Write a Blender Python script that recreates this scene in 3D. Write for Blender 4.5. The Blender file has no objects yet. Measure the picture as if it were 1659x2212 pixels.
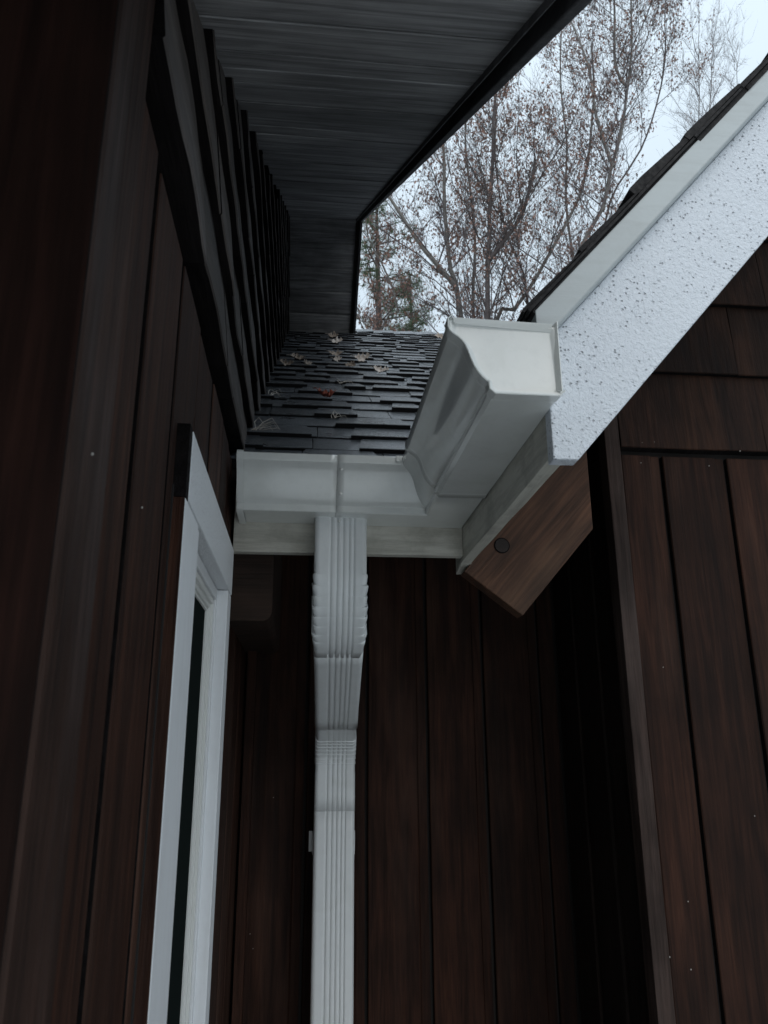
import bpy, bmesh, math, random
from mathutils import Vector, Matrix, noise
S = bpy.context.scene
C = bpy.context.scene.collection
R = math.radians

# ------------------------------------------------------------------ camera, world, sun, exposure
cam_d = bpy.data.cameras.new("camera"); cam = bpy.data.objects.new("camera", cam_d); C.objects.link(cam)
rt, dn, fw = (0.9949, -0.1006, -0.0043), (0.0249, 0.2868, -0.9577), (0.0976, 0.9527, 0.2879)
rt, dn, fw = Vector(rt).normalized(), Vector(dn).normalized(), Vector(fw).normalized()
cam.matrix_world = Matrix(((rt.x, -dn.x, -fw.x, 0), (rt.y, -dn.y, -fw.y, 0), (rt.z, -dn.z, -fw.z, 0), (0, 0, 0, 1)))
cam_d.sensor_fit = 'VERTICAL'; cam_d.sensor_height = 36; cam_d.lens = 36 * 1700 / 2212
cam_d.clip_start = 0.02; cam_d.clip_end = 500
cam_d.dof.use_dof = True; cam_d.dof.focus_distance = 1.7; cam_d.dof.aperture_fstop = 15
S.camera = cam

SUN_EL, SUN_AZ = R(42), R(172)
W = bpy.data.worlds.new("World"); S.world = W; W.use_nodes = True
wn, wl = W.node_tree.nodes, W.node_tree.links
wn.clear()
out = wn.new('ShaderNodeOutputWorld'); bg = wn.new('ShaderNodeBackground')
sky = wn.new('ShaderNodeTexSky'); sky.sky_type = 'NISHITA'; sky.sun_disc = False
sky.sun_elevation = SUN_EL; sky.sun_rotation = SUN_AZ; sky.air_density = 1.0; sky.dust_density = 4.0; sky.ozone_density = 1.2
mixs = wn.new('ShaderNodeMix'); mixs.data_type = 'RGBA'; mixs.inputs[0].default_value = 0.86
wl.new(sky.outputs[0], mixs.inputs[6]); mixs.inputs[7].default_value = (6.2, 7.25, 8.1, 1)     # even cloud layer over the clear sky
tcw = wn.new('ShaderNodeTexCoord'); sep = wn.new('ShaderNodeSeparateXYZ'); wl.new(tcw.outputs['Generated'], sep.inputs[0])
grd = wn.new('ShaderNodeMapRange'); grd.inputs[1].default_value = -0.05; grd.inputs[2].default_value = 1; grd.inputs[3].default_value = 0.46; grd.inputs[4].default_value = 1.22; wl.new(sep.outputs[2], grd.inputs[0])
mg = wn.new('ShaderNodeMix'); mg.data_type = 'RGBA'; mg.blend_type = 'MULTIPLY'; mg.inputs[0].default_value = 1; wl.new(mixs.outputs[2], mg.inputs[6]); wl.new(grd.outputs[0], mg.inputs[7])
wl.new(mg.outputs[2], bg.inputs[0]); bg.inputs[1].default_value = 0.118
wl.new(bg.outputs[0], out.inputs[0])
sd = bpy.data.lights.new("sun", 'SUN'); sd.energy = 0.8; sd.angle = R(70); sd.color = (1, 0.985, 0.96)
sun = bpy.data.objects.new("sun", sd); C.objects.link(sun)
sun.rotation_euler = (R(90) - SUN_EL, 0, R(180) - SUN_AZ)
S.view_settings.view_transform = 'Standard'; S.view_settings.look = 'None'; S.view_settings.exposure = 0.33; S.view_settings.gamma = 1
S.cycles.max_bounces = 8; S.cycles.diffuse_bounces = 5

# ------------------------------------------------------------------ helpers
GZ = -1.55
class MB:
    def __init__(s): s.v = []; s.f = []
    def add(s, vs, fs):
        n = len(s.v); s.v += [tuple(p) for p in vs]; s.f += [tuple(i + n for i in f) for f in fs]
    def box(s, a, b):
        (x0, y0, z0), (x1, y1, z1) = a, b
        s.add([(x0,y0,z0),(x1,y0,z0),(x1,y1,z0),(x0,y1,z0),(x0,y0,z1),(x1,y0,z1),(x1,y1,z1),(x0,y1,z1)],
              [(0,3,2,1),(4,5,6,7),(0,1,5,4),(1,2,6,5),(2,3,7,6),(3,0,4,7)])
    def hexa(s, p): s.add(p, [(0,3,2,1),(4,5,6,7),(0,1,5,4),(1,2,6,5),(2,3,7,6),(3,0,4,7)])
    def prism(s, poly, d):                       # poly: list of 3d points, d: offset vector
        n = len(poly); d = Vector(d); q = [Vector(p) for p in poly]
        s.add(q + [p + d for p in q], [tuple(range(n - 1, -1, -1)), tuple(range(n, 2 * n))] + [(i, (i + 1) % n, n + (i + 1) % n, n + i) for i in range(n)])
    def sweep(s, rings, closed=True, caps=False):
        n = len(rings[0]); vs = [p for r in rings for p in r]; fs = []
        for k in range(len(rings) - 1):
            for i in range(n if closed else n - 1):
                j = (i + 1) % n; fs.append((k*n+i, k*n+j, (k+1)*n+j, (k+1)*n+i))
        if caps: fs += [tuple(range(n - 1, -1, -1)), tuple((len(rings)-1)*n + i for i in range(n))]
        s.add(vs, fs)
    def tube(s, pts, rad, n=6, caps=True):
        rings = []
        for k, p in enumerate(pts):
            p = Vector(p); a = Vector(pts[max(k-1, 0)]); b = Vector(pts[min(k+1, len(pts)-1)]); t = (b - a).normalized()
            u = t.cross(Vector((0.3, 1, 0.1))).normalized(); w = t.cross(u); r = rad[k] if hasattr(rad, '__len__') else rad
            rings.append([p + u * (r * math.cos(2*math.pi*i/n)) + w * (r * math.sin(2*math.pi*i/n)) for i in range(n)])
        s.sweep(rings, True, caps)
    def build(s, name, m, parent=None, m2=None, m2f=None, smooth=False, base=None, bevel=0, sharp=35, solid=0, label=None):
        if base is None:
            xs = [p[0] for p in s.v]; ys = [p[1] for p in s.v]; zs = [p[2] for p in s.v]
            base = ((min(xs)+max(xs))/2, (min(ys)+max(ys))/2, min(zs))
        b = Vector(base)
        me = bpy.data.meshes.new(name); me.from_pydata([Vector(p) - b for p in s.v], [], s.f)
        bm = bmesh.new(); bm.from_mesh(me); bmesh.ops.recalc_face_normals(bm, faces=bm.faces); bm.to_mesh(me); bm.free()
        me.materials.append(m)
        if m2:
            me.materials.append(m2)
            for i_ in m2f: me.polygons[i_].material_index = 1
        o = bpy.data.objects.new(name, me); C.objects.link(o)
        if smooth:
            for p in me.polygons: p.use_smooth = True
            me.set_sharp_from_angle(angle=R(sharp))
        place(o, b, parent)
        if solid:
            md = o.modifiers.new("solid", 'SOLIDIFY'); md.thickness = solid; md.offset = 0
        if bevel:
            md = o.modifiers.new("bevel", 'BEVEL'); md.width = bevel; md.segments = 2; md.limit_method = 'ANGLE'; md.angle_limit = R(40)
        if label: o['label'] = label
        return o
WP = {}
def place(o, w, parent):
    w = Vector(w); WP[o.name] = w
    if parent is not None:
        o.parent = parent; o.location = w - WP[parent.name]
    else: o.location = w
def empty(name, loc, parent=None):
    o = bpy.data.objects.new(name, None); C.objects.link(o); o.empty_display_size = 0.1; place(o, loc, parent); return o
def tag(o, label=None, cat=None, group=None, kind=None):
    for k, v in (('label', label), ('category', cat), ('group', group), ('kind', kind)):
        if v: o[k] = v
    return o
def lerp(a, b, t): return a + (b - a) * t
def nz(x, y=0, z=0): return noise.noise(Vector((x, y, z)))

# ------------------------------------------------------------------ materials
def mat(name): 
    m = bpy.data.materials.new(name); m.use_nodes = True; t = m.node_tree; b = t.nodes['Principled BSDF']; return m, t.nodes, t.links, b
def texco(n, l, scale=(1,1,1), rot=(0,0,0)):
    tc = n.new('ShaderNodeTexCoord'); mp = n.new('ShaderNodeMapping'); mp.inputs['Scale'].default_value = scale; mp.inputs['Rotation'].default_value = rot
    geo = n.new('ShaderNodeNewGeometry'); add = n.new('ShaderNodeVectorMath'); add.operation = 'MULTIPLY_ADD'
    src = tc.outputs['Object']
    if any(rot):
        m0 = n.new('ShaderNodeMapping'); m0.inputs['Rotation'].default_value = rot; l.new(src, m0.inputs[0]); src = m0.outputs[0]; mp.inputs['Rotation'].default_value = (0, 0, 0)
    l.new(src, mp.inputs[0])
    cmb = n.new('ShaderNodeCombineXYZ')
    for i in range(3): l.new(geo.outputs['Random Per Island'], cmb.inputs[i])
    add.inputs[1].default_value = (37, 53, 71); l.new(cmb.outputs[0], add.inputs[0]); l.new(mp.outputs[0], add.inputs[2])
    return add.outputs[0], geo
def noi(n, l, v, scale, detail=5, rough=0.6, dist=0.0):
    t = n.new('ShaderNodeTexNoise'); t.inputs['Scale'].default_value = scale; t.inputs['Detail'].default_value = detail
    t.inputs['Roughness'].default_value = rough; t.inputs['Distortion'].default_value = dist; l.new(v, t.inputs['Vector']); return t.outputs['Fac']
def ramp(n, l, f, stops):
    r = n.new('ShaderNodeValToRGB'); e = r.color_ramp.elements
    while len(e) < len(stops): e.new(0.5)
    for el, (p, c) in zip(e, stops):
        el.position = p; el.color = (c if hasattr(c, '__len__') else (c,)*3) + ((1,) if not hasattr(c, '__len__') or len(c) == 3 else ())
    l.new(f, r.inputs[0]); return r.outputs[0]
def mx(n, l, a, b, f, mode='MIX'):
    m = n.new('ShaderNodeMix'); m.data_type = 'RGBA'; m.blend_type = mode
    for sock, v in ((m.inputs[0], f), (m.inputs[6], a), (m.inputs[7], b)):
        if isinstance(v, (int, float)): sock.default_value = v
        elif isinstance(v, tuple): sock.default_value = v + (1,)
        else: l.new(v, sock)
    return m.outputs[2]
def bump(n, l, b, h, strength, dist=0.01, prev=None):
    u = n.new('ShaderNodeBump'); u.inputs['Strength'].default_value = strength; u.inputs['Distance'].default_value = dist; l.new(h, u.inputs['Height'])
    if prev: l.new(prev, u.inputs['Normal'])
    l.new(u.outputs[0], b.inputs['Normal']); return u.outputs[0]
def wood(name, c1, c2, pale, axis='Z', rough=0.62, var=0.35, pale_amt=0.5, spec=0.35, rot=(0,0,0), grain=1.0):
    m, n, l, b = mat(name)
    sc = {'Z': (26,26,1.1), 'Y': (26,1.1,26), 'X': (1.1,26,26)}[axis]
    v, geo = texco(n, l, sc, rot)
    g = noi(n, l, v, 1.6, 8, 0.65, 0.6); g2 = noi(n, l, v, 7, 4, 0.7)
    sc2 = {'Z': (7,7,1.3), 'Y': (7,1.3,7), 'X': (1.3,7,7)}[axis]
    v2, _ = texco(n, l, sc2, rot); big = noi(n, l, v2, 1.0, 4, 0.55)
    col = ramp(n, l, g, [(0.28, c2), (0.66, c1)])
    col = mx(n, l, col, ramp(n, l, g2, [(0.3, 0.55), (0.75, 1.25)]), 0.8, 'MULTIPLY')
    col = mx(n, l, col, pale, ramp(n, l, big, [(0.5, 0.0), (0.72, pale_amt)]))
    v3, _ = texco(n, l, {'Z': (34,34,3.2), 'Y': (34,3.2,34), 'X': (3.2,34,34)}[axis], rot); pch = noi(n, l, v3, 1.0, 3, 0.5, 1.5); v4, _ = texco(n, l, (2.4,2.4,2.4), rot); blot = noi(n, l, v4, 1.6, 4, 0.6)
    col = mx(n, l, col, ramp(n, l, pch, [(0.34, 0.6), (0.62, 1.25)]), 0.8, 'MULTIPLY'); col = mx(n, l, col, ramp(n, l, blot, [(0.36, 0.62), (0.64, 1.25)]), 0.8, 'MULTIPLY')
    vr = n.new('ShaderNodeMapRange'); vr.inputs[3].default_value = 1 - var; vr.inputs[4].default_value = 1 + var; l.new(geo.outputs['Random Per Island'], vr.inputs[0])
    col = mx(n, l, col, vr.outputs[0], 1.0, 'MULTIPLY'); l.new(col, b.inputs['Base Color'])
    b.inputs['Roughness'].default_value = rough; b.inputs['Specular IOR Level'].default_value = spec
    bump(n, l, b, g2, 0.35 * grain, 0.004, bump(n, l, b, g, 0.5 * grain, 0.006))
    return m
M = {}
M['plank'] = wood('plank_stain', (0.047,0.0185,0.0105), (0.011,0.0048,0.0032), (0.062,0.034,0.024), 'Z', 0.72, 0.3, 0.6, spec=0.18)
M['plank_pale'] = wood('weathered_plank', (0.050,0.026,0.019), (0.020,0.011,0.008), (0.085,0.076,0.076), 'Z', 0.72, 0.12, 0.7, spec=0.2)
M['shake_y'] = wood('shake_stain', (0.095,0.080,0.071), (0.055,0.047,0.043), (0.11,0.105,0.108), 'Y', 0.7, 0.3, 0.4)
M['shake_z'] = wood('shake_brown', (0.030,0.0130,0.0078), (0.012,0.006,0.0042), (0.048,0.020,0.010), 'Z', 0.72, 0.3, 0.7, spec=0.18)
M['recess_shade'] = wood('recess_shade_wood', (0.012,0.010,0.010), (0.006,0.005,0.005), (0.014,0.012,0.012), 'Y', 0.9, 0.2, 0.2, spec=0.1)  # near-black shade painted under shake butts, on groove sides and in recesses
M['soffit'] = wood('soffit_stain', (0.38,0.38,0.385), (0.20,0.20,0.204), (0.46,0.46,0.465), 'X', 0.6, 0.16, 0.6)
M['shaded_side_plank'] = wood('shaded_side_plank', (0.016,0.010,0.008), (0.008,0.006,0.005), (0.018,0.013,0.011), 'Z', 0.8, 0.15, 0.3, spec=0.15)  # darkened copy of the plank stain; the side wall's shade put into colour
M['shaded_front_plank'] = wood('shaded_front_plank', (0.022,0.0085,0.006), (0.009,0.004,0.003), (0.026,0.014,0.010), 'Z', 0.85, 0.2, 0.4, spec=0.1)  # darker copy of the plank stain; shade under the eave put into colour
M['edge_board'] = wood('edge_board', (0.055,0.036,0.030), (0.028,0.018,0.015), (0.075,0.062,0.058), 'Z', 0.75, 0.05, 0.5, spec=0.15)
M['dark_trim'] = wood('dark_trim', (0.085,0.085,0.09), (0.05,0.05,0.053), (0.11,0.11,0.112), 'Y', 0.6, 0.1, 0.4)
M['rafter'] = wood('rafter_wood', (0.115,0.053,0.029), (0.045,0.022,0.013), (0.13,0.074,0.043), 'X', 0.7, 0.05, 0.6, rot=(0, R(48.5), 0))
M['plug'] = wood('plug_wood', (0.040,0.030,0.026), (0.022,0.017,0.015), (0.05,0.04,0.035), 'X', 0.8, 0.05, 0.2)
M['timber'] = wood('old_timber', (0.045,0.026,0.018), (0.03,0.017,0.012), (0.05,0.03,0.02), 'X', 0.75, 0.05, 0.2)

def painted(name, c, dirt, axis, rough=0.45, dirt_amt=0.6, bumps=0.5):
    m, n, l, b = mat(name)
    sc = {'Z': (60,60,5), 'Y': (60,5,60), 'X': (5,60,60)}[axis]
    v, geo = texco(n, l, sc); g = noi(n, l, v, 1.2, 6, 0.7)
    v2, _ = texco(n, l, (1,1,1)); big = noi(n, l, v2, 14, 5, 0.7); sm = noi(n, l, v2, 90, 3, 0.6)
    col = mx(n, l, c, dirt, ramp(n, l, g, [(0.45, 0.0), (0.75, dirt_amt)]))
    col = mx(n, l, col, dirt, ramp(n, l, big, [(0.48, 0.0), (0.8, dirt_amt)]))
    l.new(col, b.inputs['Base Color']); b.inputs['Roughness'].default_value = rough
    bump(n, l, b, g, bumps, 0.003, bump(n, l, b, sm, 0.15, 0.002))
    return m
M['fascia_x'] = painted('fascia_paint_x', (0.56,0.54,0.48), (0.26,0.245,0.205), 'X', 0.6, 0.7, 0.7)
M['fascia_y'] = painted('fascia_paint_y', (0.54,0.53,0.47), (0.22,0.21,0.185), 'Y', 0.6, 0.8, 0.6)
M['trim'] = painted('smooth_trim', (0.40,0.44,0.45), (0.30,0.32,0.32), 'X', 0.4, 0.4, 0.15)
M['casing'] = painted('casing_paint', (0.74,0.76,0.78), (0.6,0.6,0.6), 'Z', 0.45, 0.35, 0.2)
M['sash'] = painted('sash_paint', (0.68,0.69,0.67), (0.6,0.6,0.57), 'Z', 0.4, 0.3, 0.15)

def pitted(name, c, speck, scale, depth, dark_amt):
    m, n, l, b = mat(name)
    v, _ = texco(n, l, (1,1,1)); vo = n.new('ShaderNodeTexVoronoi'); vo.inputs['Scale'].default_value = scale; vo.feature = 'F1'; vo.inputs['Randomness'].default_value = 1
    wv = n.new('ShaderNodeTexNoise'); wv.inputs['Scale'].default_value = scale * 0.9; l.new(v, wv.inputs['Vector'])
    vm = n.new('ShaderNodeVectorMath'); vm.operation = 'MULTIPLY_ADD'; vm.inputs[1].default_value = (0.003,)*3; l.new(wv.outputs['Color'], vm.inputs[0]); l.new(v, vm.inputs[2])
    l.new(vm.outputs[0], vo.inputs['Vector'])
    big = noi(n, l, v, 16, 3, 0.6); mid = noi(n, l, v, 170, 3, 0.7); fine = noi(n, l, v, 420, 2, 0.6)
    gate = ramp(n, l, vo.outputs['Color'], [(0.42, 0.0), (0.5, 1.0)])
    pit = ramp(n, l, vo.outputs['Distance'], [(0.08, 1.0), (0.30, 0.0)])
    pg = mx(n, l, pit, gate, 1.0, 'MULTIPLY')
    pg2 = mx(n, l, pg, ramp(n, l, big, [(0.38, 0.1), (0.6, 1.0)]), 1.0, 'MULTIPLY')
    am = mx(n, l, (0.0,0.0,0.0), pg2, dark_amt)
    l.new(mx(n, l, c, speck, am), b.inputs['Base Color']); b.inputs['Roughness'].default_value = 0.5
    inv = n.new('ShaderNodeMath'); inv.operation = 'SUBTRACT'; inv.inputs[0].default_value = 1; l.new(pg2, inv.inputs[1])
    b1 = bump(n, l, b, inv.outputs[0], 0.8, depth); bump(n, l, b, fine, 0.4, 0.002, bump(n, l, b, mid, 0.8, 0.004, b1))
    return m
M['rake'] = pitted('rough_white_board', (0.64,0.685,0.74), (0.13,0.14,0.16), 165, 0.004, 0.66)
M['rough_casing'] = pitted('rough_casing', (0.70,0.72,0.74), (0.35,0.36,0.38), 230, 0.0015, 0.4)

def metal_paint(name, c, rough=0.24, grime=0.3):
    m, n, l, b = mat(name)
    v, _ = texco(n, l, (1,1,1)); big = noi(n, l, v, 9, 4, 0.55, 0.8); wav = noi(n, l, v, 5.5, 1, 0.4); fine = noi(n, l, v, 60, 4, 0.7)
    col = mx(n, l, c, tuple(x * 0.62 for x in c[:2]) + (c[2] * 0.55,), ramp(n, l, big, [(0.5, 0.0), (0.85, grime)]))
    col = mx(n, l, col, tuple(x * 0.8 for x in c), ramp(n, l, fine, [(0.5, 0.0), (0.8, grime)]))
    l.new(col, b.inputs['Base Color']); b.inputs['Specular IOR Level'].default_value = 0.6
    rr = n.new('ShaderNodeMapRange'); rr.inputs[3].default_value = rough - 0.08; rr.inputs[4].default_value = rough + 0.16; l.new(big, rr.inputs[0]); l.new(rr.outputs[0], b.inputs['Roughness'])
    b.inputs['Coat Weight'].default_value = 0.6 if rough < .2 else 0.2; b.inputs['Coat Roughness'].default_value = 0.04
    bump(n, l, b, wav, 0.25, 0.02)
    return m
M['gutter'] = metal_paint('gutter_enamel', (0.68,0.70,0.68), 0.11, 0.35)
M['spout'] = metal_paint('downspout_enamel', (0.75,0.775,0.78), 0.3, 0.3)
m, n, l, b = mat('zinc_screw'); b.inputs['Base Color'].default_value = (0.75,0.76,0.74,1); b.inputs['Roughness'].default_value = 0.25; b.inputs['Metallic'].default_value = 0.2; M['screw'] = m
m, n, l, b = mat('nail_metal'); b.inputs['Base Color'].default_value = (0.42,0.40,0.38,1); b.inputs['Roughness'].default_value = 0.5; M['nail'] = m
m, n, l, b = mat('sealant'); b.inputs['Base Color'].default_value = (0.45,0.45,0.42,1); b.inputs['Roughness'].default_value = 0.2; M['seal'] = m
m, n, l, b = mat('window_glass'); b.inputs['Base Color'].default_value = (0.012,0.016,0.015,1); b.inputs['Roughness'].default_value = 0.3; b.inputs['IOR'].default_value = 1.0; b.inputs['Roughness'].default_value = 0.9; M['glass'] = m
m, n, l, b = mat('inside_dark'); b.inputs['Base Color'].default_value = (0.012,0.010,0.009,1); b.inputs['Roughness'].default_value = 0.9; M['dark'] = m

m, n, l, b = mat('asphalt_shingle')
v, geo = texco(n, l, (1,1,1)); g = noi(n, l, v, 330, 3, 0.75); g2 = noi(n, l, v, 60, 4, 0.6); bl = noi(n, l, v, 8, 3, 0.6)
col = ramp(n, l, g, [(0.3, (0.030,0.034,0.039)), (0.5, (0.062,0.071,0.082)), (0.68, (0.15,0.168,0.19))])
vr = n.new('ShaderNodeMapRange'); vr.inputs[3].default_value = 0.6; vr.inputs[4].default_value = 1.35; l.new(geo.outputs['Random Per Island'], vr.inputs[0])
col = mx(n, l, col, vr.outputs[0], 1.0, 'MULTIPLY'); col = mx(n, l, col, ramp(n, l, bl, [(0.3, 0.7), (0.7, 1.15)]), 1.0, 'MULTIPLY'); l.new(col, b.inputs['Base Color'])
rr = n.new('ShaderNodeMapRange'); rr.inputs[3].default_value = 0.18; rr.inputs[4].default_value = 0.42; l.new(bl, rr.inputs[0]); l.new(rr.outputs[0], b.inputs['Roughness'])
b.inputs['Specular IOR Level'].default_value = 0.45; b.inputs['Coat Weight'].default_value = 0.45; b.inputs['Coat Roughness'].default_value = 0.2
bump(n, l, b, g2, 0.4, 0.003, bump(n, l, b, g, 1.0, 0.0018)); M['shingle'] = m
m, n, l, b = mat('asphalt_cut_edge'); b.inputs['Base Color'].default_value = (0.010,0.010,0.011,1); b.inputs['Roughness'].default_value = 0.85; b.inputs['Specular IOR Level'].default_value = 0.2; M['cut'] = m
m, n, l, b = mat('shingle_edge'); v, geo = texco(n, l, (1,1,1)); g = noi(n, l, v, 120, 4, 0.7); l.new(ramp(n, l, g, [(0.3, (0.010,0.010,0.011)), (0.7, (0.040,0.038,0.038))]), b.inputs['Base Color']); b.inputs['Roughness'].default_value = 0.85; b.inputs['Specular IOR Level'].default_value = 0.2; bump(n, l, b, g, 0.8, 0.003); M['edge_shingle'] = m

m, n, l, b = mat('ground_cover')
v, _ = texco(n, l, (1,1,1)); g = noi(n, l, v, 3, 8, 0.7); g2 = noi(n, l, v, 0.15, 4, 0.6)
col = mx(n, l, ramp(n, l, g, [(0.3, (0.20,0.18,0.15)), (0.7, (0.40,0.37,0.32))]), (0.16,0.17,0.10), ramp(n, l, g2, [(0.45, 0.0), (0.6, 0.6)])); l.new(col, b.inputs['Base Color']); b.inputs['Roughness'].default_value = 0.9
bump(n, l, b, g, 0.5, 0.03); M['ground'] = m

def simple(name, c1, c2, scale, rough=0.8, bmp=0.3):
    m, n, l, b = mat(name); v, geo = texco(n, l, (1,1,1)); g = noi(n, l, v, scale, 5, 0.6)
    col = ramp(n, l, g, [(0.3, c1), (0.7, c2)])
    vr = n.new('ShaderNodeMapRange'); vr.inputs[3].default_value = 0.6; vr.inputs[4].default_value = 1.4; l.new(geo.outputs['Random Per Island'], vr.inputs[0])
    l.new(mx(n, l, col, vr.outputs[0], 1.0, 'MULTIPLY'), b.inputs['Base Color']); b.inputs['Roughness'].default_value = rough
    bump(n, l, b, g, bmp, 0.004); return m
M['bark_grey'] = simple('bark_grey', (0.10,0.095,0.09), (0.21,0.20,0.19), 9)
M['bark_dark'] = simple('bark_dark', (0.05,0.04,0.042), (0.10,0.085,0.085), 9)
M['twig'] = simple('twig_bark', (0.10,0.085,0.09), (0.17,0.15,0.16), 12)
M['oak_leaf'] = simple('dry_oak_leaf', (0.18,0.10,0.08), (0.34,0.215,0.18), 6)
M['pine_needle'] = simple('pine_needle', (0.10,0.15,0.09), (0.19,0.25,0.16), 5)
M['reflector'] = simple('pale_reflector', (0.50,0.51,0.51), (0.62,0.63,0.63), 4)
M['absorber'] = simple('dark_absorber', (0.02,0.014,0.010), (0.06,0.042,0.03), 30)
M['leaf_pale'] = simple('leaf_pale', (0.34,0.29,0.25), (0.58,0.53,0.49), 60, 0.5)
M['leaf_tan'] = simple('leaf_tan', (0.20,0.16,0.13), (0.38,0.32,0.27), 60, 0.6)
M['leaf_rust'] = simple('leaf_rust', (0.16,0.03,0.018), (0.34,0.09,0.05), 60, 0.5)
M['straw'] = simple('straw_needle', (0.40,0.37,0.33), (0.62,0.58,0.52), 30, 0.5)

# ------------------------------------------------------------------ setting
g = MB(); g.add([(-250,-250,GZ),(250,-250,GZ),(250,250,GZ),(-250,250,GZ)], [(0,1,2,3)])
tag(g.build('ground', M['ground']), 'brownish leaf strewn ground around the house', 'ground', kind='structure')
g = MB(); g.add([(-7,-9,GZ+.004),(9,-9,GZ+.004),(9,.45,GZ+.004),(-7,.45,GZ+.004)], [(0,1,2,3)])
tag(g.build('bounce_apron', M['reflector']), 'pale concrete apron added unseen in front of the house to bounce light', 'bounce_apron', kind='structure')  # unseen pale sheet added to bounce light onto the gutter undersides

g = MB(); g.add([(-.14,.452,GZ+.004),(9,.452,GZ+.004),(9,1.98,GZ+.004),(-.14,1.98,GZ+.004)], [(0,1,2,3)])
tag(g.build('absorber_bed', M['absorber']), 'dark mulch bed added unseen along the wall foot to cut bounced light', 'absorber_bed', kind='structure')  # unseen dark sheet added to keep bounced light off the back wall

# ------------------------------------------------------------------ house
house = tag(empty('house', (0.3, 1.6, GZ)), 'dark stained wooden house with plank and shake walls, black shingle roof and white roof trim', 'house')
XL, XS = -0.139, -0.123          # plank plane and shake plane of the tall gable wall
PK = 3.55
def sof(y): return 0.32 + 0.667 * y if y < PK else 0.32 + 0.667 * PK - 0.667 * (y - PK)
def roofz(y): return 0.667 * y - 0.424
rng = random.Random(4)

def planks(mb, org, ud, nd, edges, z0, z1, seed=0, lip=True, gap=0):
    """vertical channel boards: org + u*ud + n*nd"""
    org, ud, nd = Vector(org), Vector(ud), Vector(nd)
    for k in range(len(edges) - 1):
        a, b = edges[k], edges[k+1]; w = b - a
        if lip and w > 0.09: pr = [(a+.0015,-.014),(a+.002,-.002),(a+.004,0),(b-.029,0),(b-.025,-.005),(b-.0055,-.006),(b-.005,-.014)]
        else: pr = [(a+.0015,-.014),(a+.002,-.002),(a+.004,0),(b-.004,0),(b-.002,-.002),(b-.0015,-.014)]
        if gap: pr = [(a+.0012,-.010),(a+.0012,-.0015),(a+.0025,0),(b-gap,0),(b-gap+.001,-.0015),(b-gap+.001,-.010)]
        off = rng.uniform(-.0012, .0012); rings = []; N = 40
        zt = z1(a) if callable(z1) else z1
        for i in range(N + 1):
            z = lerp(z0, zt, i / N); r = []
            for j, (u, nn) in enumerate(pr):
                wob = nz(u * 3 + seed, z * 2.3, k * 3.1) * .0016
                r.append(org + ud * (u + wob) + nd * (nn + off + nz(z * 1.7, k * 5.3 + seed, j * .3) * .0012) + Vector((0, 0, z)))
            rings.append(r)
        f0 = len(mb.f); n_ = len(pr); mb.sweep(rings, True, True)
        mb.bt = getattr(mb, 'bt', []) + [f0 + n_ * q + j for q in range(N) for j in ((0, n_ - 2, n_ - 1))]

def nail(parent, p, r=.0022, mt='nail', name='nail_head'):
    r *= .72
    s = MB(); rings = []
    for i in range(4):
        a = i / 3 * math.pi / 2; rings.append([(p[0] + 0*i + r*math.cos(a)*math.cos(t*math.pi/3), p[1] + r*math.cos(a)*math.sin(t*math.pi/3), p[2] + r*math.sin(a)) for t in range(6)])
    for i in range(1, 4):
        a = i / 3 * math.pi / 2; rings.insert(0, [(p[0] + r*math.cos(a)*math.cos(t*math.pi/3), p[1] + r*math.cos(a)*math.sin(t*math.pi/3), p[2] - r*math.sin(a)) for t in range(6)])
    s.sweep(rings, True, True); return s.build(name, M[mt], parent, smooth=True, sharp=80)

# --- tall gable wall (runs along Y)
gw = empty('gable_wall', (-0.3, 2.5, GZ), house); gw['label'] = 'tall wall with dark shingle courses above vertical brown planks'
b_ = MB(); b_.prism([(-.160,.44,GZ),(-.160,.44,sof(.44)+.06),(-.160,PK,sof(PK)+.06),(-.160,8.0,sof(8)+.06),(-.160,8.0,GZ)], (-.08,0,0)); b_.build('wall_core', M['recess_shade'], gw)
def left_bottom(u): return GZ
p_ = MB()
edges = [.508, .618, .767, .915, 1.060, 1.207, 1.312, 1.36, 1.50, 1.65, 1.80, 2.0]
WY0, WY1, WZ1, WZ0 = .792, 1.352, .332, -.95      # window outer casing
for k in range(len(edges) - 1):
    a, b = edges[k], edges[k+1]
    zs = [(GZ, .508)]
    if a >= .90 and b <= 1.32: zs = [(GZ, WZ0 + .02), (WZ1 - .02, .508)]
    for z0, z1 in zs: planks(p_, (XL, 0, 0), (0,1,0), (1,0,0), [a, b], z0, z1 + nz(a * 7) * .004, seed=2, gap=(.021, .013, .010, .009)[min(k, 3)])
p_.build('plank_siding', M['plank'], gw, M['recess_shade'], p_.bt)
# front wall that turns the corner, facing the viewer
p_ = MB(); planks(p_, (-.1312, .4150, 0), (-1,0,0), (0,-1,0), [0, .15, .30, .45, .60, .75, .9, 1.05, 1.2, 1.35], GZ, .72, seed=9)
o = p_.build('plank_siding', M['shaded_front_plank'], gw, M['recess_shade'], p_.bt)
c_ = MB()
rings = []
for i in range(41):
    z = lerp(GZ, .66, i / 40); w1 = nz(z * 2.0, 4.4) * .0018; w2 = nz(z * 1.3, 9.4) * .002
    rings.append([(-.164,.4205+w1,z),(-.1330+w2*.3,.4205+w1,z),(-.1310+w2*.3,.423+w1,z),(-.1310+w2*.3,.503+w2,z),(-.1335,.506+w2,z),(-.164,.506+w2,z)])
c_.sweep(rings, True, True); c_.build('corner_board', M['plank_pale'], gw)
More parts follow.
